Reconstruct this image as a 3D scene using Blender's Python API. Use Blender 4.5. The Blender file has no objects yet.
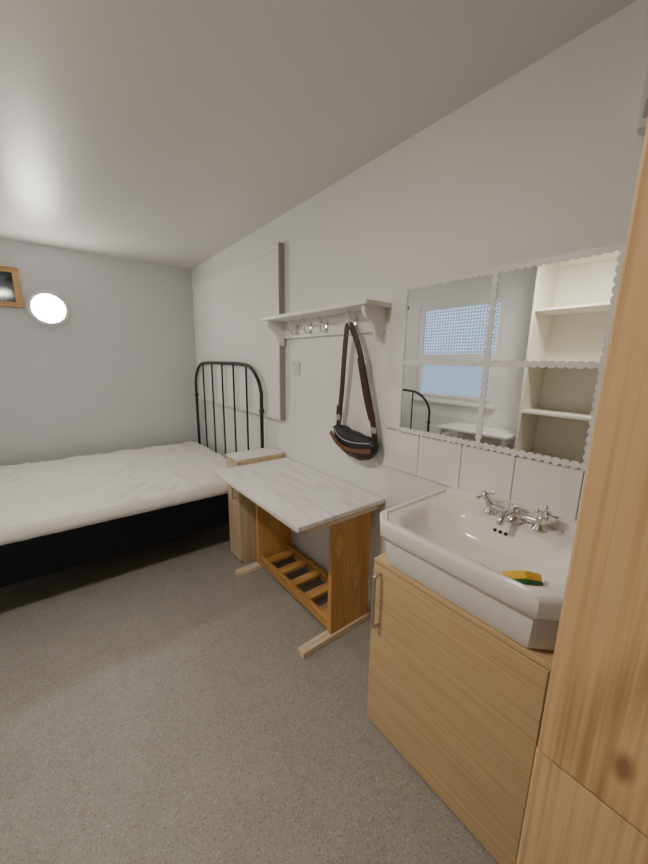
import bpy, bmesh, math, random
from mathutils import Vector, Matrix, noise
random.seed(3)
scene = bpy.context.scene
W=1.27; BY=3.86; CZ=2.30; LX=-1.2; FY=-0.75

# ---------------- materials ----------------
def newmat(name):
    m=bpy.data.materials.new(name); m.use_nodes=True
    nt=m.node_tree; b=nt.nodes["Principled BSDF"]
    return m,nt,b
def plain(name,col,rough=.5,metal=0,var=0.04,scale=6,bump=0,bscale=80,spec=.5):
    m,nt,b=newmat(name)
    tc=nt.nodes.new("ShaderNodeTexCoord")
    n=nt.nodes.new("ShaderNodeTexNoise"); n.inputs["Scale"].default_value=scale; n.inputs["Detail"].default_value=4
    nt.links.new(tc.outputs["Object"],n.inputs["Vector"])
    r=nt.nodes.new("ShaderNodeValToRGB")
    r.color_ramp.elements[0].position=.3; r.color_ramp.elements[1].position=.7
    r.color_ramp.elements[0].color=[c*(1-var) for c in col]+[1]
    r.color_ramp.elements[1].color=[min(1,c*(1+var)) for c in col]+[1]
    nt.links.new(n.outputs["Fac"],r.inputs["Fac"]); nt.links.new(r.outputs["Color"],b.inputs["Base Color"])
    b.inputs["Roughness"].default_value=rough; b.inputs["Metallic"].default_value=metal
    b.inputs["Specular IOR Level"].default_value=spec
    if bump:
        n2=nt.nodes.new("ShaderNodeTexNoise"); n2.inputs["Scale"].default_value=bscale; n2.inputs["Detail"].default_value=3
        nt.links.new(tc.outputs["Object"],n2.inputs["Vector"])
        bp=nt.nodes.new("ShaderNodeBump"); bp.inputs["Strength"].default_value=bump; bp.inputs["Distance"].default_value=.003
        nt.links.new(n2.outputs["Fac"],bp.inputs["Height"]); nt.links.new(bp.outputs["Normal"],b.inputs["Normal"])
    return m
def wood(name,dark,light,grain='Z',across=14,along=.9,rough=.5,dist=2.0,fine=.35,knots=(),fs=18,kr=.05,ks=.45,bump=0):
    """knots: list of (x,y,z) centres in object space"""
    m,nt,b=newmat(name); N=nt.nodes; L=nt.links
    gi='XYZ'.index(grain)
    tc=N.new("ShaderNodeTexCoord"); mp=N.new("ShaderNodeMapping")
    s=[across]*3; s[gi]=along
    mp.inputs["Scale"].default_value=s
    L.new(tc.outputs["Object"],mp.inputs["Vector"])
    n=N.new("ShaderNodeTexNoise"); n.inputs["Scale"].default_value=1; n.inputs["Detail"].default_value=3; n.inputs["Distortion"].default_value=.5
    L.new(mp.outputs["Vector"],n.inputs["Vector"])
    fac=n.outputs["Fac"]; kmask=None
    for kp in knots:
        sb=N.new("ShaderNodeVectorMath"); sb.operation='SUBTRACT'; sb.inputs[1].default_value=kp
        L.new(tc.outputs["Object"],sb.inputs[0])
        ml=N.new("ShaderNodeVectorMath"); ml.operation='MULTIPLY'; sc=[1,1,1]; sc[gi]=ks; ml.inputs[1].default_value=sc
        L.new(sb.outputs[0],ml.inputs[0])
        ln=N.new("ShaderNodeVectorMath"); ln.operation='LENGTH'; L.new(ml.outputs[0],ln.inputs[0])
        ex=N.new("ShaderNodeMapRange"); ex.inputs[1].default_value=0; ex.inputs[2].default_value=kr*2.2; ex.inputs[3].default_value=.30; ex.inputs[4].default_value=0
        ex.interpolation_type='SMOOTHSTEP'; L.new(ln.outputs["Value"],ex.inputs[0])
        ad=N.new("ShaderNodeMath"); ad.operation='ADD'; L.new(fac,ad.inputs[0]); L.new(ex.outputs[0],ad.inputs[1]); fac=ad.outputs[0]
        km=N.new("ShaderNodeMapRange"); km.inputs[1].default_value=kr*.10; km.inputs[2].default_value=kr*.30; km.inputs[3].default_value=.8; km.inputs[4].default_value=0
        L.new(ln.outputs["Value"],km.inputs[0])
        if kmask is None: kmask=km.outputs[0]
        else:
            mxx=N.new("ShaderNodeMath"); mxx.operation='MAXIMUM'; L.new(kmask,mxx.inputs[0]); L.new(km.outputs[0],mxx.inputs[1]); kmask=mxx.outputs[0]
    mul=N.new("ShaderNodeMath"); mul.operation='MULTIPLY'; mul.inputs[1].default_value=dist*20
    L.new(fac,mul.inputs[0])
    sn=N.new("ShaderNodeMath"); sn.operation='SINE'; L.new(mul.outputs[0],sn.inputs[0])
    mp2=N.new("ShaderNodeMapping"); s2=[across*fs]*3; s2[gi]=along*6
    mp2.inputs["Scale"].default_value=s2; L.new(tc.outputs["Object"],mp2.inputs["Vector"])
    n2=N.new("ShaderNodeTexNoise"); n2.inputs["Scale"].default_value=1; n2.inputs["Detail"].default_value=2
    L.new(mp2.outputs["Vector"],n2.inputs["Vector"])
    mr2=N.new("ShaderNodeMapRange"); mr2.inputs[1].default_value=.3; mr2.inputs[2].default_value=.7; L.new(n2.outputs["Fac"],mr2.inputs[0])
    mr=N.new("ShaderNodeMapRange"); mr.inputs[1].default_value=-1; mr.inputs[2].default_value=1
    L.new(sn.outputs[0],mr.inputs[0])
    mx=N.new("ShaderNodeMix"); mx.inputs[0].default_value=fine
    L.new(mr.outputs[0],mx.inputs[2]); L.new(mr2.outputs[0],mx.inputs[3])
    r=N.new("ShaderNodeValToRGB"); r.color_ramp.elements[0].color=(*dark,1); r.color_ramp.elements[1].color=(*light,1)
    r.color_ramp.elements[0].position=.05; r.color_ramp.elements[1].position=.75
    L.new(mx.outputs[0],r.inputs["Fac"])
    out=r.outputs["Color"]
    if kmask is not None:
        mk=N.new("ShaderNodeMix"); mk.data_type='RGBA'
        L.new(kmask,mk.inputs[0]); L.new(out,mk.inputs[6]); mk.inputs[7].default_value=(dark[0]*.5,dark[1]*.42,dark[2]*.4,1)
        out=mk.outputs[2]
    L.new(out,b.inputs["Base Color"]); b.inputs["Roughness"].default_value=rough
    if bump:
        bp=N.new("ShaderNodeBump"); bp.inputs["Strength"].default_value=bump; bp.inputs["Distance"].default_value=.001
        L.new(mx.outputs[0],bp.inputs["Height"]); L.new(bp.outputs["Normal"],b.inputs["Normal"])
    return m
M={}
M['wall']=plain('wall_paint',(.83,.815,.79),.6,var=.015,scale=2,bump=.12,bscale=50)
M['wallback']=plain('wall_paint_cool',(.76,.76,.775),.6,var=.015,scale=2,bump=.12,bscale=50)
M['ceil']=plain('ceiling_paint',(.73,.715,.685),.40,var=.02,scale=2,bump=.25,bscale=7)
M['white']=plain('white_gloss_paint',(.84,.82,.79),.4,var=.02)
M['shade']=plain('painted_edge_shade',(.33,.31,.28),.7,var=.05)
M['cream']=plain('cream_laminate',(.82,.79,.69),.5,var=.02)
M['porc']=plain('porcelain',(.92,.875,.825),.08,var=.01)
M['tile']=plain('ceramic_tile',(.90,.88,.85),.06,var=.03,scale=3)
M['grout']=plain('grout',(.42,.40,.37),.9)
M['black']=plain('black_metal',(.012,.012,.014),.35)
M['blackcloth']=plain('black_fabric',(.012,.013,.017),.9,spec=.1)
M['chrome']=plain('chrome',(.75,.75,.76),.12,metal=1,var=.02)
M['steel']=plain('brushed_steel',(.6,.59,.57),.3,metal=1,var=.02)
M['mirror']=plain('mirror_glass',(.86,.88,.88),.01,metal=1,var=0)
M['dark']=plain('dark_hole',(.01,.01,.01),.6)
M['glassdark']=plain('dark_glass',(.05,.065,.09),.08,var=.9,scale=22)
M['leather']=plain('brown_leather',(.045,.014,.008),.5,var=.3,scale=30)
M['navy']=plain('dark_leather',(.018,.014,.016),.5,var=.3,scale=30)
M['tan']=plain('tan_leather',(.16,.06,.03),.5,var=.2,scale=30)
M['yellow']=plain('sponge_foam',(.85,.52,.05),.95,var=.12,scale=120,bump=.5)
M['green']=plain('scourer',(.03,.13,.04),.95,var=.3,scale=120,bump=.6)
M['switch']=plain('switch_plastic',(.7,.69,.67),.3)
M['sheet']=plain('mattress_cover',(.86,.83,.78),.6,var=.03,scale=8,bump=.3,bscale=25)
M['plyedge']=wood('ply_edge',(.42,.30,.17),(.68,.54,.36),'Y',across=30)
M['pine']=wood('pine_orange',(.46,.225,.065),(.68,.375,.125),'Z',across=6,along=.6,dist=.9,fine=.5,kr=.022,knots=[(.02,-.40,.52),(.14,-.40,.30)])
M['pineY']=wood('pine_orange_y',(.42,.20,.05),(.66,.36,.12),'Y',across=8,along=.9,dist=1.2)
M['pineX']=wood('pine_orange_x',(.42,.20,.05),(.66,.36,.12),'X',across=8,along=.9,dist=1.2)
M['palepine']=wood('pale_pine',(.66,.50,.33),(.84,.70,.53),'X',across=10,along=1,dist=1)
M['doorpine']=wood('door_pine',(.46,.255,.105),(.76,.49,.245),'Z',across=6,along=.4,dist=.9,fine=.6,fs=22,kr=.05,ks=.5,bump=.2,knots=[(-.02,.33,.915),(-.02,.10,1.2)])
M['doorpine2']=wood('door_pine_rail',(.48,.28,.13),(.76,.51,.27),'Z',across=6,along=.45,dist=.9,fine=.65,fs=22,bump=.2)
M['oak']=wood('oak_laminate',(.56,.38,.185),(.73,.525,.285),'Y',across=22,along=.6,dist=.35,fine=.82,rough=.45,fs=16)
M['oakZ']=wood('oak_laminate_v',(.54,.40,.23),(.72,.56,.36),'Z',across=22,along=.8,dist=.8,fine=.6,rough=.45)
M['frame']=wood('window_pine',(.46,.25,.09),(.70,.42,.18),'X',across=8)

def mk_desk():
    m,nt,b=newmat('marbled_white_top'); N=nt.nodes;L=nt.links
    tc=N.new("ShaderNodeTexCoord"); mp=N.new("ShaderNodeMapping"); mp.inputs["Scale"].default_value=(6,1.1,1)
    mp.inputs["Rotation"].default_value=(0,0,.12)
    L.new(tc.outputs["Object"],mp.inputs["Vector"])
    n=N.new("ShaderNodeTexNoise"); n.inputs["Scale"].default_value=1.6; n.inputs["Detail"].default_value=6; n.inputs["Distortion"].default_value=1.8
    L.new(mp.outputs["Vector"],n.inputs["Vector"])
    r=N.new("ShaderNodeValToRGB"); e=r.color_ramp.elements
    e[0].position=.30; e[0].color=(.74,.69,.62,1); e[1].position=.5; e[1].color=(.90,.88,.86,1)
    L.new(n.outputs["Fac"],r.inputs["Fac"]); L.new(r.outputs["Color"],b.inputs["Base Color"]); b.inputs["Roughness"].default_value=.35
    return m
M['desktop']=mk_desk()
def mk_floor():
    m,nt,b=newmat('speckled_vinyl'); N=nt.nodes;L=nt.links
    tc=N.new("ShaderNodeTexCoord")
    v=N.new("ShaderNodeTexVoronoi"); v.inputs["Scale"].default_value=260
    L.new(tc.outputs["Object"],v.inputs["Vector"])
    sep=N.new("ShaderNodeSeparateColor"); L.new(v.outputs["Color"],sep.inputs[0])
    r=N.new("ShaderNodeValToRGB"); r.color_ramp.interpolation='CONSTANT'; e=r.color_ramp.elements
    e[0].position=0; e[0].color=(.24,.22,.18,1)
    e[1].position=.08; e[1].color=(.33,.31,.265,1)
    for p,c in ((.45,(.355,.333,.288,1)),(.82,(.385,.362,.318,1)),(.96,(.47,.45,.40,1))):
        x=e.new(p); x.color=c
    L.new(sep.outputs[0],r.inputs["Fac"])
    n=N.new("ShaderNodeTexNoise"); n.inputs["Scale"].default_value=9; n.inputs["Detail"].default_value=5
    L.new(tc.outputs["Object"],n.inputs["Vector"])
    mr=N.new("ShaderNodeMapRange"); mr.inputs[1].default_value=.3; mr.inputs[2].default_value=.7; mr.inputs[3].default_value=.95; mr.inputs[4].default_value=1.04
    L.new(n.outputs["Fac"],mr.inputs[0])
    mx=N.new("ShaderNodeVectorMath"); mx.operation='SCALE'
    L.new(r.outputs["Color"],mx.inputs[0]); L.new(mr.outputs[0],mx.inputs["Scale"])
    L.new(mx.outputs[0],b.inputs["Base Color"])
    b.inputs["Roughness"].default_value=.5
    return m
M['floor']=mk_floor()
def emis(name,col,st):
    m,nt,b=newmat(name)
    b.inputs["Base Color"].default_value=(.9,.9,.9,1)
    b.inputs["Emission Color"].default_value=(*col,1); b.inputs["Emission Strength"].default_value=st
    return m
M['lamp']=emis('lamp_diffuser',(1,.94,.86),85)
M['fill_lamp']=emis('fill_lamp_diffuser',(1,.92,.825),185)
def mk_frost(name,scale,patt):
    m,nt,b=newmat(name); N=nt.nodes;L=nt.links
    N.remove(b); out=N["Material Output"]
    t=N.new("ShaderNodeBsdfTransparent"); g=N.new("ShaderNodeBsdfTranslucent")
    if patt:
        tc=N.new("ShaderNodeTexCoord"); v=N.new("ShaderNodeTexVoronoi"); v.inputs["Scale"].default_value=scale; v.inputs["Randomness"].default_value=.1
        L.new(tc.outputs["Object"],v.inputs["Vector"])
        r=N.new("ShaderNodeValToRGB"); r.color_ramp.elements[0].position=.25; r.color_ramp.elements[1].position=.6
        r.color_ramp.elements[0].color=(.55,.60,.66,1); r.color_ramp.elements[1].color=(.93,.93,.93,1)
        L.new(v.outputs["Distance"],r.inputs["Fac"])
        L.new(r.outputs["Color"],t.inputs["Color"]); L.new(r.outputs["Color"],g.inputs["Color"])
    else:
        t.inputs["Color"].default_value=(.68,.72,.76,1); g.inputs["Color"].default_value=(.68,.72,.76,1)
    mx=N.new("ShaderNodeMixShader"); mx.inputs[0].default_value=.25
    L.new(t.outputs[0],mx.inputs[1]); L.new(g.outputs[0],mx.inputs[2]); L.new(mx.outputs[0],out.inputs["Surface"])
    return m
M['frost']=mk_frost('obscure_glass',28,True)
M['frost2']=mk_frost('frosted_glass',26,False)

# ---------------- mesh helpers ----------------
class G:
    def __init__(s,name,o):
        s.e=bpy.data.objects.new(name,None); s.e.empty_display_size=.05
        s.o=Vector(o); s.e.location=s.o; scene.collection.objects.link(s.e)
    def add(s,name,bm,mat,smooth=False,mats=None):
        bmesh.ops.translate(bm,verts=bm.verts,vec=-s.o)
        ob=mkobj(name,bm,mat,smooth,mats); ob.parent=s.e; return ob
def mkobj(name,bm,mat,smooth=False,mats=None):
    bmesh.ops.recalc_face_normals(bm,faces=bm.faces)
    me=bpy.data.meshes.new(name); bm.to_mesh(me); bm.free()
    for mm in (mats or [mat]): me.materials.append(M[mm])
    if smooth:
        for p in me.polygons: p.use_smooth=True
        try: me.set_sharp_from_angle(angle=math.radians(smooth if smooth is not True else 40))
        except Exception: pass
    ob=bpy.data.objects.new(name,me); scene.collection.objects.link(ob); return ob
def single(name,bm,mat,smooth=False,mats=None):
    vs=[v.co.copy() for v in bm.verts]
    c=Vector([(min(v[i] for v in vs)+max(v[i] for v in vs))/2 for i in range(3)])
    bmesh.ops.translate(bm,verts=bm.verts,vec=-c)
    ob=mkobj(name,bm,mat,smooth,mats); ob.location=c; return ob
def box(x0,x1,y0,y1,z0,z1,bev=0,bm=None,mi=0):
    t=bmesh.new()
    bmesh.ops.create_cube(t,size=1)
    for v in t.verts:
        v.co=Vector(((x0+x1)/2+v.co.x*(x1-x0),(y0+y1)/2+v.co.y*(y1-y0),(z0+z1)/2+v.co.z*(z1-z0)))
    if bev: bmesh.ops.bevel(t,geom=t.edges[:],offset=bev,segments=2,profile=.5,affect='EDGES')
    return merge(bm,t,mi)
def merge(bm,t,mi=0):
    if bm is None:
        for f in t.faces: f.material_index=mi
        return t
    mp={}
    for v in t.verts: mp[v]=bm.verts.new(v.co)
    for f in t.faces:
        nf=bm.faces.new([mp[v] for v in f.verts]); nf.material_index=mi
    t.free(); return bm
def tube(pts,r,bm=None,seg=12,mi=0,cap=True,flat=None,closed=False):
    t=bmesh.new(); pts=[Vector(p) for p in pts]; n=len(pts); rings=[]
    up=None
    for i,p in enumerate(pts):
        if closed: d=(pts[(i+1)%n]-pts[i-1]).normalized()
        else: d=(pts[min(i+1,n-1)]-pts[max(i-1,0)]).normalized()
        if flat:
            nn=Vector(flat[2]); s=d.cross(nn).normalized(); nn=s.cross(d).normalized()
            w,h=flat[0]/2,flat[1]/2
            ring=[t.verts.new(p+s*a*w+nn*b*h) for a,b in((-1,-1),(1,-1),(1,1),(-1,1))]
        else:
            if up is None:
                up=Vector((0,0,1)) if abs(d.z)<.9 else Vector((1,0,0))
            up=(up-d*up.dot(d)).normalized(); s=d.cross(up)
            rr=r[i] if isinstance(r,(list,tuple)) else r
            ring=[t.verts.new(p+(up*math.cos(k*2*math.pi/seg)+s*math.sin(k*2*math.pi/seg))*rr) for k in range(seg)]
        rings.append(ring)
    m=len(rings[0]); rng=range(n) if closed else range(n-1)
    for i in rng:
        A=rings[i];B=rings[(i+1)%n]
        for k in range(m): t.faces.new((A[k],A[(k+1)%m],B[(k+1)%m],B[k]))
    if cap and not closed:
        t.faces.new(rings[0]); t.faces.new(rings[-1][::-1])
    return merge(bm,t,mi)
def prism(poly,axis,a,b,bm=None,mi=0,bev=0):
    t=bmesh.new()
    def P(p,c):
        return {'X':(c,p[0],p[1]),'Y':(p[0],c,p[1]),'Z':(p[0],p[1],c)}[axis]
    A=[t.verts.new(P(p,a)) for p in poly];B=[t.verts.new(P(p,b)) for p in poly]
    t.faces.new(A);t.faces.new(B[::-1]); n=len(poly)
    for i in range(n): t.faces.new((A[i],A[(i+1)%n],B[(i+1)%n],B[i]))
    return merge(bm,t,mi)
def lathe(prof,c,ax,bm=None,seg=24,mi=0):
    t=bmesh.new(); ax=Vector(ax).normalized(); q=Vector((0,0,1)).rotation_difference(ax); c=Vector(c); rings=[]
    for r,h in prof:
        rings.append([t.verts.new(c+q@Vector((max(r,1e-5)*math.cos(k*2*math.pi/seg),max(r,1e-5)*math.sin(k*2*math.pi/seg),h))) for k in range(seg)])
    for i in range(len(rings)-1):
        for k in range(seg): t.faces.new((rings[i][k],rings[i][(k+1)%seg],rings[i+1][(k+1)%seg],rings[i+1][k]))
    t.faces.new(rings[0]);t.faces.new(rings[-1][::-1])
    return merge(bm,t,mi)
def smoothpts(P,n=6):
    P=[Vector(p) for p in P]; out=[]
    for i in range(len(P)-1):
        p0=P[max(i-1,0)];p1=P[i];p2=P[i+1];p3=P[min(i+2,len(P)-1)]
        for k in range(n):
            t=k/n
            out.append(.5*((2*p1)+(-p0+p2)*t+(2*p0-5*p1+4*p2-p3)*t*t+(-p0+3*p1-3*p2+p3)*t**3))
    out.append(P[-1]); return out

# ---------------- room ----------------
T=.1
single('floor',box(LX-T,W+T,FY-T,BY+T,-.1,0),'floor')
single('ceiling',box(LX-T,W+T,FY-T,BY+T,CZ,CZ+.1),'ceil')
single('wall_right',box(W,W+T,FY-T,BY+T,0,CZ),'wall')
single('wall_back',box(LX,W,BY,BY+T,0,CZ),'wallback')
single('wall_front',box(LX,W,FY-T,FY,0,CZ),'wall')
wy0,wy1,wz0,wz1=1.77,2.80,.95,2.07
b=box(LX-T,LX,FY-T,wy0,0,CZ); box(LX-T,LX,wy1,BY+T,0,CZ,bm=b); box(LX-T,LX,wy0,wy1,0,wz0,bm=b); box(LX-T,LX,wy0,wy1,wz1,CZ,bm=b)
single('wall_left',b,'wall')
g=G('window_1',(LX-.05,(wy0+wy1)/2,wz0))
b=None; f=.045; xa,xb=LX-.07,LX-.01
for a in ((wy0,wy0+f,wz0,wz1),(wy1-f,wy1,wz0,wz1),(wy0+f,wy1-f,wz0,wz0+f),(wy0+f,wy1-f,wz1-f,wz1),(wy0+f,wy1-f,1.44,1.50)):
    b=box(xa,xb,*a,bm=b)
for a in ((wy0+f,wy0+f+.03,wz0+f,1.44),(wy1-f-.03,wy1-f,wz0+f,1.44),(wy0+f+.03,wy1-f-.03,wz0+f,wz0+f+.03),(wy0+f+.03,wy1-f-.03,1.41,1.44)):
    b=box(LX-.03,LX+.005,*a,bm=b)
box(xa,LX+.05,wy0-.03,wy1+.03,wz0-.025,wz0-.001,bm=b)
g.add('frame',b,'white')
g.add('upper_pane',box(LX-.0425,LX-.0420,wy0+f,wy1-f,1.50,wz1-f),'frost')
g.add('lower_pane',box(LX-.0425,LX-.0420,wy0+f,wy1-f,wz0+f,1.44),'frost2')
b=tube([(LX+.006,2.25,1.425),(LX+.03,2.25,1.425),(LX+.03,2.35,1.425)],.007)
g.add('latch',b,'chrome',True)
g=G('window_2',(-.32,BY,1.79))
x0,x1,z0,z1=-.56,-.105,1.785,2.09
b=box(x0,x1,BY-.03,BY-.002,z0,z0+.04,.003); box(x0,x1,BY-.03,BY-.002,z1-.04,z1,.003,bm=b)
box(x0,x0+.04,BY-.031,BY-.002,z0+.039,z1-.039,.001,bm=b); box(x1-.04,x1,BY-.031,BY-.002,z0+.039,z1-.039,.001,bm=b)
g.add('frame',b,'frame'); g.add('pane',box(x0+.03,x1-.03,BY-.012,BY-.008,z0+.03,z1-.03),'glassdark')

g=G('wall_panel',(W,2.88,1.56))
g.add('board',box(W-.036,W-.001,2.05,3.71,.99,2.13,.002),'wall')
b=box(W-.042,W-.036,2.055,2.085,.99,2.13); box(W-.042,W-.036,3.675,3.71,.99,2.13,bm=b)
box(W-.042,W-.036,2.085,3.675,2.095,2.13,bm=b); box(W-.042,W-.036,2.085,3.675,.99,1.025,bm=b)
g.add('edging',b,'white')
g.add('shaded_edge',box(W-.041,W-.001,2.044,2.0495,.99,2.13),'shade')  # thin dark grey strip: shade on the panel's near edge painted as colour
g=G('trim_1',(W,.7,1.0))
g.add('grout',box(W-.004,W-.001,.10,1.112,.895,1.085),'grout')
b=None
for i,(a,c) in enumerate(((.914,1.11),(.709,.911),(.505,.706),(.303,.502),(.10,.300))):
    b=box(W-.010,W-.003,a,c,.895,1.083,.0015,bm=b)
g.add('tiles',b,'tile')
g.add('upper_tile',box(W-.007,W-.001,1.035,1.11,1.088,1.285,.0015),'tile')

# mirrors
g=G('scalloped_mirror',(W,.665,1.40))
y0,y1,z0,z1=.295,1.027,1.095,1.715; ym=.64; zm=1.40
g.add('backing',box(W-.0165,W-.011,y0,y1,z0,z1),'white')
bmr=None
for (ya,yb) in ((y0,ym),(ym,y1)):
    for (za,zb) in ((z0,zm),(zm,z1)):
        bmr=box(W-.0185,W-.0165,ya+.002,yb-.002,za+.002,zb-.002,bm=bmr)
g.add('mirror_tiles',bmr,'mirror')
def strip(axis,c,a,b_,x,bm,hw=.0045,am=.0075,pitch=.0262):
    n=round((b_-a)/pitch); p=(b_-a)/n; K=8; up=[];dn=[]
    for i in range(n*K+1):
        s=a+(b_-a)*i/(n*K); w=hw+am*math.sqrt(abs(math.sin(math.pi*i/K)))
        up.append((s,c+w)); dn.append((s,c-w))
    t=bmesh.new()
    def V(q,xx): return t.verts.new((xx,q[0],q[1]) if axis=='Y' else (xx,q[1],q[0]))
    F=[(V(u,x),V(d,x)) for u,d in zip(up,dn)]; B=[(V(u,x+.0018),V(d,x+.0018)) for u,d in zip(up,dn)]
    for i in range(len(F)-1):
        t.faces.new((F[i][0],F[i+1][0],F[i+1][1],F[i][1]))
        t.faces.new((B[i][0],B[i][1],B[i+1][1],B[i+1][0]))
        t.faces.new((F[i][0],B[i][0],B[i+1][0],F[i+1][0])); t.faces.new((F[i][1],F[i+1][1],B[i+1][1],B[i][1]))
    t.faces.new((F[0][0],F[0][1],B[0][1],B[0][0])); t.faces.new((F[-1][0],B[-1][0],B[-1][1],F[-1][1]))
    return merge(bm,t)
b=None
for z in (z0+.001,zm,z1-.001): b=strip('Y',z,y0-.008,y1+.008,W-.0206,b)
for y in (y0+.001,ym,y1-.001): b=strip('Z',y,z0-.008,z1+.008,W-.0212,b)
g.add('scallop_edge',b,'white')

# ---------------- coat shelf ----------------
g=G('hook_shelf',(W,1.6,1.6))
g.add('top_board',box(1.105,W-.001,1.12,2.07,1.645,1.665,.003),'white')
g.add('back_board',box(W-.02,W-.001,1.15,2.04,1.54,1.645,.002),'white')
br=[(W-.02,1.645),(1.125,1.645),(1.125,1.625),(1.14,1.60),(1.165,1.585),(1.185,1.57),(1.195,1.545),(1.205,1.52),(1.225,1.50),(W-.02,1.49)]
b=prism(br,'Y',1.15,1.17); prism(br,'Y',2.02,2.04,bm=b)
g.add('end_brackets',b,'white')
b=None
for hy in (1.86,1.72,1.57,1.33):
    b=box(W-.024,W-.0195,hy-.011,hy+.011,1.555,1.625,.002,bm=b)
    b=tube(smoothpts([(W-.022,hy,1.605),(W-.05,hy,1.605),(W-.07,hy,1.62),(W-.078,hy,1.635)]),.005,bm=b)
    b=tube(smoothpts([(W-.022,hy,1.58),(W-.045,hy,1.560),(W-.065,hy,1.565),(W-.07,hy,1.585)]),.005,bm=b)
    b=lathe([(.0001,-.009),(.006,-.007),(.009,0),(.006,.007),(.0001,.009)],(W-.078,hy,1.634),(0,0,1),bm=b,seg=12)
    b=lathe([(.0001,-.008),(.006,-.006),(.008,0),(.006,.006),(.0001,.008)],(W-.07,hy,1.588),(0,0,1),bm=b,seg=12)
g.add('hooks',b,'chrome',True)

# ---------------- bag ----------------
g=G('crossbody_bag',(1.22,1.29,1.0))
t=bmesh.new(); nu,nv=28,18; rows=[]
cy,cz,cx=1.28,.985,1.215
for j in range(nv+1):
    ph=-math.pi/2+math.pi*j/nv; row=[]
    for i in range(nu):
        th=2*math.pi*i/nu
        def sp(v,e): return math.copysign(abs(v)**e,v)
        yy=.165*sp(math.cos(ph),.75)*sp(math.cos(th),.8)
        xx=.040*sp(math.cos(ph),.7)*sp(math.sin(th),.8)
        zz=sp(math.sin(ph),.85)*(.085 if ph<0 else .06)
        u=yy/.165
        zz+= .025*u*u*(1 if ph>0 else 1.7)
        zz+= -.025*(-u)*1.0
        nz_=noise.noise(Vector((yy*14,xx*20,zz*18)))*.010
        row.append(t.verts.new((cx+xx+nz_,cy+yy,cz+zz+nz_)))
    rows.append(row)
for j in range(nv):
    for i in range(nu): t.faces.new((rows[j][i],rows[j][(i+1)%nu],rows[j+1][(i+1)%nu],rows[j+1][i]))
bmesh.ops.remove_doubles(t,verts=t.verts,dist=.0005)
g.add('pouch',t,'navy',60)
b=tube(smoothpts([(1.178,1.435,1.02),(1.168,1.36,.972),(1.166,1.28,.957),(1.168,1.20,.962),(1.178,1.125,.975)]),.008,flat=(.022,.006,(1,0,0)))
g.add('front_flap_band',b,'tan')
b=tube(smoothpts([(1.176,1.42,1.055),(1.166,1.34,1.010),(1.166,1.25,.998),(1.178,1.14,1.01)]),.003)
g.add('zip',b,'steel',True)
b=tube(smoothpts([(1.225,1.43,1.02),(1.222,1.415,1.10),(1.215,1.39,1.25),(1.205,1.365,1.45),(1.198,1.345,1.56),(1.198,1.334,1.572)]),.01,flat=(.032,.005,(1,0,0)))
b=tube(smoothpts([(1.225,1.14,.99),(1.222,1.160,1.10),(1.215,1.20,1.25),(1.205,1.255,1.45),(1.198,1.305,1.56),(1.198,1.325,1.574)]),.01,flat=(.034,.005,(1,0,0)),bm=b)
g.add('strap',b,'leather')
b=tube(smoothpts([(1.222,1.168,1.12),(1.214,1.205,1.24),(1.207,1.250,1.42)]),.01,flat=(.042,.007,(1,0,0)))
tube(smoothpts([(1.222,1.42,1.09),(1.216,1.405,1.16)]),.01,flat=(.042,.007,(1,0,0)),bm=b)
g.add('strap_pads',b,'leather')
b=box(1.213,1.221,1.400,1.432,1.085,1.115,.003); box(1.213,1.221,1.135,1.17,1.055,1.085,.003,bm=b)
g.add('buckles',b,'steel')

g=G('light_switch',(W,1.905,1.35))
g.add('plate',box(W-.010,W-.001,1.865,1.945,1.31,1.39,.003),'switch')
g.add('rocker',box(W-.015,W-.010,1.895,1.915,1.335,1.365,.002),'white')
g=G('wall_sensor',(W,.27,2.05))
g.add('body',box(W-.04,W-.001,.245,.315,1.98,2.13,.008),'switch'); g.add('lens',box(W-.045,W-.040,.26,.30,2.0,2.04,.002),'grout')

# bulkhead lamp
LXc=.058
g=G('bulkhead_lamp',(LXc,BY,1.796))
c=(LXc,BY-.001,1.796)
RIM=[(.128,0),(.141,.004),(.146,.03),(.138,.044),(.118,.050),(.110,.044),(.110,.01),(.122,.0)]
DIF=[(.108,.012),(.108,.040),(.098,.052),(.07,.062),(.04,.068),(.0001,.070)]
g.add('rim',lathe(RIM,c,(0,-1,0),seg=48),'white',True)
g.add('diffuser',lathe(DIF,c,(0,-1,0),seg=48),'lamp',True)

# ---------------- bed ----------------
g=G('metal_bed',(.2,2.98,0))
ya,yb=2.275,3.72
def board(x,top,side,b=None):
    P=[(x,ya,.0),(x,ya,.3),(x,ya,side-.08),(x,ya+.005,side),(x,ya+.05,side+.09),(x,ya+.16,top-.03),(x,ya+.32,top-.004)]
    P+=[(x,(ya+yb)/2,top)]+[(p[0],ya+yb-p[1],p[2]) for p in P[::-1]]
    b=tube(smoothpts(P,6),.0135,bm=b)
    def zt(y):
        u=min(y-ya,yb-y)
        pts=[(0,side),(.05,side+.09),(.16,top-.03),(.32,top-.004),(.8,top)]
        for (a,za),(c,zc) in zip(pts,pts[1:]):
            if u<=c: return za+(zc-za)*(u-a)/(c-a)
    for k in range(1,6):
        y=ya+(yb-ya)*k/6; b=tube([(x,y,.42),(x,y,zt(y))],.008,bm=b)
    b=tube([(x,ya,.42),(x,yb,.42)],.011,bm=b)
    for yy in (ya,yb):
        for zz in (side-.14,.42): b=lathe([(.0001,-.022),(.014,-.018),(.021,0),(.014,.018),(.0001,.022)],(x,yy,zz),(0,0,1),bm=b,seg=14)
    return b
g.add('headboard',board(1.205,1.37,1.17),'black',True)
g.add('footboard',board(-.79,1.08,.88),'black',True)
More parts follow.
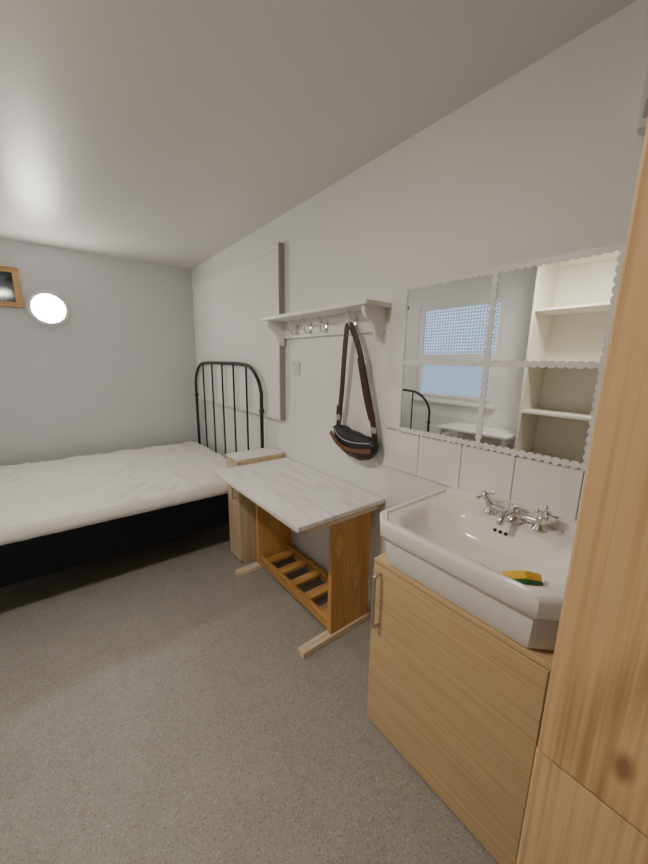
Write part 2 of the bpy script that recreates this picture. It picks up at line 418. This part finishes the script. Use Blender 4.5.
b=box(-.775,1.19,ya+.003,ya+.03,.22,.45,.004); box(-.775,1.19,yb-.03,yb-.003,.22,.45,.004,bm=b)
g.add('side_rails',b,'blackcloth')
b=None
for k in range(12):
    x=-.70+k*.165; b=box(x,x+.07,ya+.03,yb-.03,.40,.418,bm=b)
b=box(.15,.19,ya+.03,yb-.03,.36,.40,bm=b); b=box(.15,.19,2.96,3.0,0,.36,bm=b)
g.add('slats',b,'blackcloth')
t=bmesh.new(); nx,ny=150,110; mx0,mx1,my0,my1=-.765,1.175,2.272,3.70; rad=.03
def mat_z(x,y):
    z=.530
    z+=.006*noise.noise(Vector((x*1.6,y*2.2,1)))
    a=noise.noise(Vector((x*2.2+1.0*y,y*3-x*1.0,4)))
    z+=.010*(1-abs(a)*3.0 if abs(a)<.33 else 0)**2
    c=noise.noise(Vector((x*5-2*y,y*3,9))); z+=.009*(max(0,1-abs(c)*6))**1.5
    d=noise.noise(Vector((x*3+4*y,y*2-x*3,14))); z+=.008*(max(0,1-abs(d)*9))
    z+=.0015*noise.noise(Vector((x*14,y*18,2)))
    return z
grid=[[None]*(ny+1) for _ in range(nx+1)]
for i in range(nx+1):
    for j in range(ny+1):
        x=mx0+(mx1-mx0)*i/nx; y=my0+(my1-my0)*j/ny
        e=min(x-mx0,mx1-x,y-my0,my1-y); z=mat_z(x,y)
        if e<rad: z-=rad-math.sqrt(max(0,rad*rad-(rad-e)**2))
        grid[i][j]=t.verts.new((x,y,z))
for i in range(nx):
    for j in range(ny): t.faces.new((grid[i][j],grid[i+1][j],grid[i+1][j+1],grid[i][j+1]))
per=[grid[i][0] for i in range(nx+1)]+[grid[nx][j] for j in range(1,ny+1)]+[grid[i][ny] for i in range(nx-1,-1,-1)]+[grid[0][j] for j in range(ny-1,0,-1)]
prev=per
for zz,o in ((.485,-.004),(.465,-.002),(.452,.01),(.44,.012)):
    cur=[]
    for v in per:
        d=Vector((0,0,0)); x,y=v.co.x,v.co.y
        if x<=mx0+1e-5:d.x=-1
        if x>=mx1-1e-5:d.x=1
        if y<=my0+1e-5:d.y=-1
        if y>=my1-1e-5:d.y=1
        oo=-o+ .003*noise.noise(Vector((x*20,y*20,zz*30)))
        cur.append(t.verts.new((x+d.x*oo,y+d.y*oo,zz)))
    n=len(per)
    for k in range(n): t.faces.new((prev[k],prev[(k+1)%n],cur[(k+1)%n],cur[k]))
    prev=cur
t.faces.new(prev)
g.add('mattress',t,'sheet',80)

# ---------------- bedside cabinet ----------------
g=G('bedside_cabinet',(1.09,2.15,0))
b=box(.925,1.262,2.052,2.245,.005,.735); g.add('carcass',b,'oakZ')
g.add('top_core',box(.898,1.264,2.050,2.247,.735,.752,.001),'oakZ')
g.add('top_sheet',box(.900,1.262,2.052,2.245,.752,.756,.001),'white')
g.add('door_front',box(.905,.923,2.056,2.242,.02,.730,.002),'oakZ')
g.add('handle',tube(smoothpts([(.905,2.10,.62),(.885,2.10,.62),(.88,2.10,.60),(.88,2.10,.50),(.885,2.10,.48),(.905,2.10,.48)]),.005),'steel',True)

# ---------------- desk ----------------
g=G('trestle_desk',(1.0,1.56,0))
g.add('top_panel',box(.735,1.262,1.095,2.035,.700,.722,.003),'desktop')
g.add('top_edge',box(.738,1.260,1.098,2.032,.694,.7005),'plyedge')
for nm,y0_,y1_ in (('leg_panel_near',1.155,1.185),('leg_panel_far',1.93,1.96)):
    g.add(nm,box(.975,1.235,y0_,y1_,.035,.69,.003),'pine')
b=box(.80,1.255,1.145,1.195,.001,.035,.003); box(.82,1.255,1.92,1.97,.001,.035,.003,bm=b)
g.add('feet',b,'palepine')
b=box(.80,1.24,1.12,1.155,.662,.694,.003); box(.80,1.24,1.96,1.995,.662,.694,.003,bm=b)
g.add('top_bearers',b,'palepine')
b=box(.98,1.005,1.185,1.93,.04,.10,.003); box(1.205,1.23,1.185,1.93,.04,.10,.003,bm=b)
g.add('lower_rails',b,'pineY')
b=None
for y in (1.26,1.41,1.56,1.71,1.86): b=box(1.005,1.205,y-.03,y+.03,.07,.09,.003,bm=b)
g.add('slats',b,'pineX')
g.add('back_stretcher',box(1.21,1.23,1.185,1.93,.56,.68,.003),'pineY')

# ---------------- vanity ----------------
g=G('vanity_cabinet',(1.05,.47,0))
b=box(.864,1.26,.205,.765,.0,.695); g.add('carcass',b,'oak')
g.add('door_front',box(.844,.862,.203,.767,.012,.690,.0015),'oak')
g.add('top_board',box(.846,1.262,.200,.768,.695,.708,.001),'oak')
hp=[(.844,.732,.665),(.822,.732,.665),(.813,.732,.655),(.813,.732,.60),(.813,.732,.50),(.813,.732,.468),(.822,.732,.458),(.844,.732,.458)]
g.add('handle',tube(smoothpts(hp,5),.0065),'steel',True)

# ---------------- basin ----------------
g=G('wash_basin',(1.04,.465,.71))
def oct(x0,x1,y0,y1,ch,z,rnd=0,chb=None,n=8,zf=None):
    if chb is None: chb=ch
    cyy=.465
    y0=cyy+(y0-cyy)*1.04+.004; y1=cyy+(y1-cyy)*1.08+.004
    C=[(x0+ch,y0),(x0,y0+ch),(x0,y1-ch),(x0+ch,y1),(x1-chb,y1),(x1,y1-chb),(x1,y0+chb),(x1-chb,y0)]
    pts=[]
    cx,cy=(x0+x1)/2,(y0+y1)/2; hx,hy=(x1-x0)/2,(y1-y0)/2
    for i in range(8):
        a=C[i];b_=C[(i+1)%8]
        for k in range(n):
            u=k/n; x=a[0]+(b_[0]-a[0])*u; y=a[1]+(b_[1]-a[1])*u
            if rnd:
                an=math.atan2((y-cy)/hy,(x-cx)/hx)
                c_,s_=math.cos(an),math.sin(an); e=2.6
                rr=(abs(c_)**e+abs(s_)**e)**(-1/e)
                x=x*(1-rnd)+(cx+hx*rr*c_)*rnd; y=y*(1-rnd)+(cy+hy*rr*s_)*rnd
            pts.append(Vector((x,y,z)))
    return pts
R=[]
R.append(oct(.875,1.262,.24,.700,.045,.7095,chb=.01))
R.append(oct(.852,1.262,.215,.724,.048,.712,chb=.01))
R.append(oct(.836,1.262,.206,.728,.050,.745,chb=.01))
R.append(oct(.830,1.262,.203,.730,.050,.795,chb=.01))
R.append(oct(.828,1.262,.202,.731,.050,.818,chb=.01))
R.append(oct(.816,1.262,.194,.737,.052,.824,chb=.01))
R.append(oct(.810,1.262,.190,.739,.052,.832,chb=.01))
R.append(oct(.808,1.262,.189,.740,.052,.872,chb=.01))
R.append(oct(.810,1.262,.191,.738,.052,.881,chb=.01))
R.append(oct(.814,1.262,.195,.734,.052,.886,chb=.012))
R.append(oct(.826,1.258,.207,.723,.050,.886,chb=.014))
R.append(oct(.830,1.252,.211,.719,.048,.878,chb=.016))
R.append(oct(.848,1.165,.228,.702,.048,.876,chb=.05))
R.append(oct(.856,1.145,.236,.694,.050,.868,.2,chb=.07))
R.append(oct(.866,1.135,.246,.684,.055,.845,.4,chb=.08))
R.append(oct(.882,1.122,.265,.664,.065,.805,.6,chb=.08))
R.append(oct(.910,1.100,.300,.630,.06,.775,.85,chb=.06))
R.append(oct(.960,1.060,.380,.550,.03,.762,1,chb=.03))
R.append(oct(.995,1.035,.445,.485,.01,.758,1,chb=.01))
t=bmesh.new(); rv=[[t.verts.new(p) for p in r] for r in R]; n=len(rv[0])
for i in range(len(rv)-1):
    for k in range(n): t.faces.new((rv[i][k],rv[i][(k+1)%n],rv[i+1][(k+1)%n],rv[i+1][k]))
t.faces.new(rv[0]); t.faces.new(rv[-1][::-1])
g.add('bowl',t,'porc',38)
sp=[(.203,.875),(.203,.893),(.225,.903),(.26,.910),(.29,.915),(.645,.915),(.68,.910),(.715,.903),(.74,.893),(.74,.875)]
g.add('upstand',prism(sp,'X',1.228,1.262),'porc')
g.add('drain',lathe([(.022,0),(.024,.003),(.018,.004),(.016,.001),(.0001,.001)],(1.015,.470,.7585),(0,0,1)),'chrome',True)
b=None
for dy in (-.018,0,.018): b=lathe([(.0001,0),(.006,0),(.006,.002),(.0001,.002)],(1.134,.47+dy,.845),(-1,0,.25),bm=b,seg=14)
g.add('overflow_holes',b,'dark')
g=G('mixer_tap',(1.185,.455,.88))
b=lathe([(.028,0),(.028,.004),(.020,.010),(.017,.03),(.021,.045),(.017,.055),(.0001,.058)],(1.185,.455,.879),(0,0,1))
b=tube(smoothpts([(1.185,.375,.905),(1.183,.42,.905),(1.18,.455,.910),(1.183,.49,.905),(1.185,.535,.905)]),.011,bm=b)
b=tube(smoothpts([(1.185,.455,.905),(1.15,.455,.922),(1.12,.455,.922),(1.095,.455,.908),(1.088,.455,.89)]),.0115,bm=b)
for yy,s in ((.375,-1),(.535,1)):
    b=lathe([(.022,0),(.022,.004),(.015,.010),(.013,.03),(.0001,.03)],(1.185,yy,.879),(0,0,1),bm=b)
    ax=Vector((-.25,s*.45,.85)).normalized(); c0=Vector((1.185,yy,.905))
    b=lathe([(.014,0),(.016,.01),(.010,.018),(.008,.032),(.012,.036),(.012,.046),(.008,.052),(.0001,.054)],c0,ax,bm=b,seg=18)
    q=Vector((0,0,1)).rotation_difference(ax); cc=c0+ax*.041
    for k in range(4):
        d=q@Vector((math.cos(k*math.pi/2+.5),math.sin(k*math.pi/2+.5),0))
        b=tube([cc+d*.008,cc+d*.020,cc+d*.024,cc+d*.031,cc+d*.034],[.0045,.0045,.0075,.0075,.003],bm=b,seg=10)
g.add('body',b,'chrome',50)
g=G('sponge',(.0,.0,.0))
ob=g.add('foam',box(-.048,.048,-.033,.033,.010,.032,.005),'yellow',True)
ob2=g.add('scourer_pad',box(-.048,.048,-.033,.033,0,.010,.002),'green',True)
g.e.rotation_euler=(math.radians(-30),math.radians(24),math.radians(-8)); g.e.location=(.975,.325,.797)

# ---------------- pine door (opened) ----------------
g=G('door_1',(.52,-.3,0))
g.add('upper_panel',box(.50,.54,-.70,.119,.845,2.02,.004),'doorpine')
g.add('lower_panel',box(.504,.54,-.70,.121,.005,.842,.003),'doorpine2')

# ---------------- left side things (seen in the mirror) ----------------
g=G('shelving_unit',(-1.0,.92,0))
b=box(LX+.005,-.80,.50,.52,0,2.28); box(LX+.005,-.80,1.32,1.34,0,2.28,bm=b); box(LX+.005,LX+.015,.52,1.32,0,2.28,bm=b)
for z in (.08,.55,.99,1.42,1.86,2.26): box(LX+.015,-.802,.52,1.32,z-.02,z,bm=b)
g.add('carcass',b,'cream')
g=G('side_table',(-.97,1.78,0))
g.add('top',box(-1.19,-.75,1.40,2.15,.705,.73,.003),'white')
b=None
for x in (-1.17,-.80):
    for y in (1.42,2.10): b=box(x,x+.03,y,y+.03,0,.705,bm=b)
b=box(-1.16,-.78,1.425,1.445,.65,.705,bm=b);b=box(-1.16,-.78,2.105,2.125,.65,.705,bm=b)
g.add('legs',b,'white')

# ---------------- lights ----------------
w=bpy.data.worlds.new('sky_world'); scene.world=w; w.use_nodes=True
bg=w.node_tree.nodes['Background']; bg.inputs[0].default_value=(.72,.84,1,1); bg.inputs[1].default_value=1.5
CLX,CLY=-.40,1.05
g=G('ceiling_fill_lamp',(CLX,CLY,CZ))  # added lamp out of view, placed and strengthened to brighten the room
g.add('rim',lathe(RIM,(CLX,CLY,CZ-.001),(0,0,-1),seg=40),'white',True)
g.add('diffuser',lathe(DIF,(CLX,CLY,CZ-.001),(0,0,-1),seg=40),'fill_lamp',True)

# ---------------- camera ----------------
cd=bpy.data.cameras.new('camera'); cam=bpy.data.objects.new('camera',cd); scene.collection.objects.link(cam)
r=Vector((.7866,-.6172,.0146)); f=Vector((.6071,.7688,-.2016)).normalized(); r=(r-f*r.dot(f)).normalized(); u=r.cross(f)
m=Matrix((( r.x,u.x,-f.x,0),(r.y,u.y,-f.y,0),(r.z,u.z,-f.z,1.4),(0,0,0,1)))
cam.matrix_world=m
cd.sensor_fit='HORIZONTAL'; cd.sensor_width=36; cd.lens=36*345/648; cd.clip_start=.02
scene.camera=cam
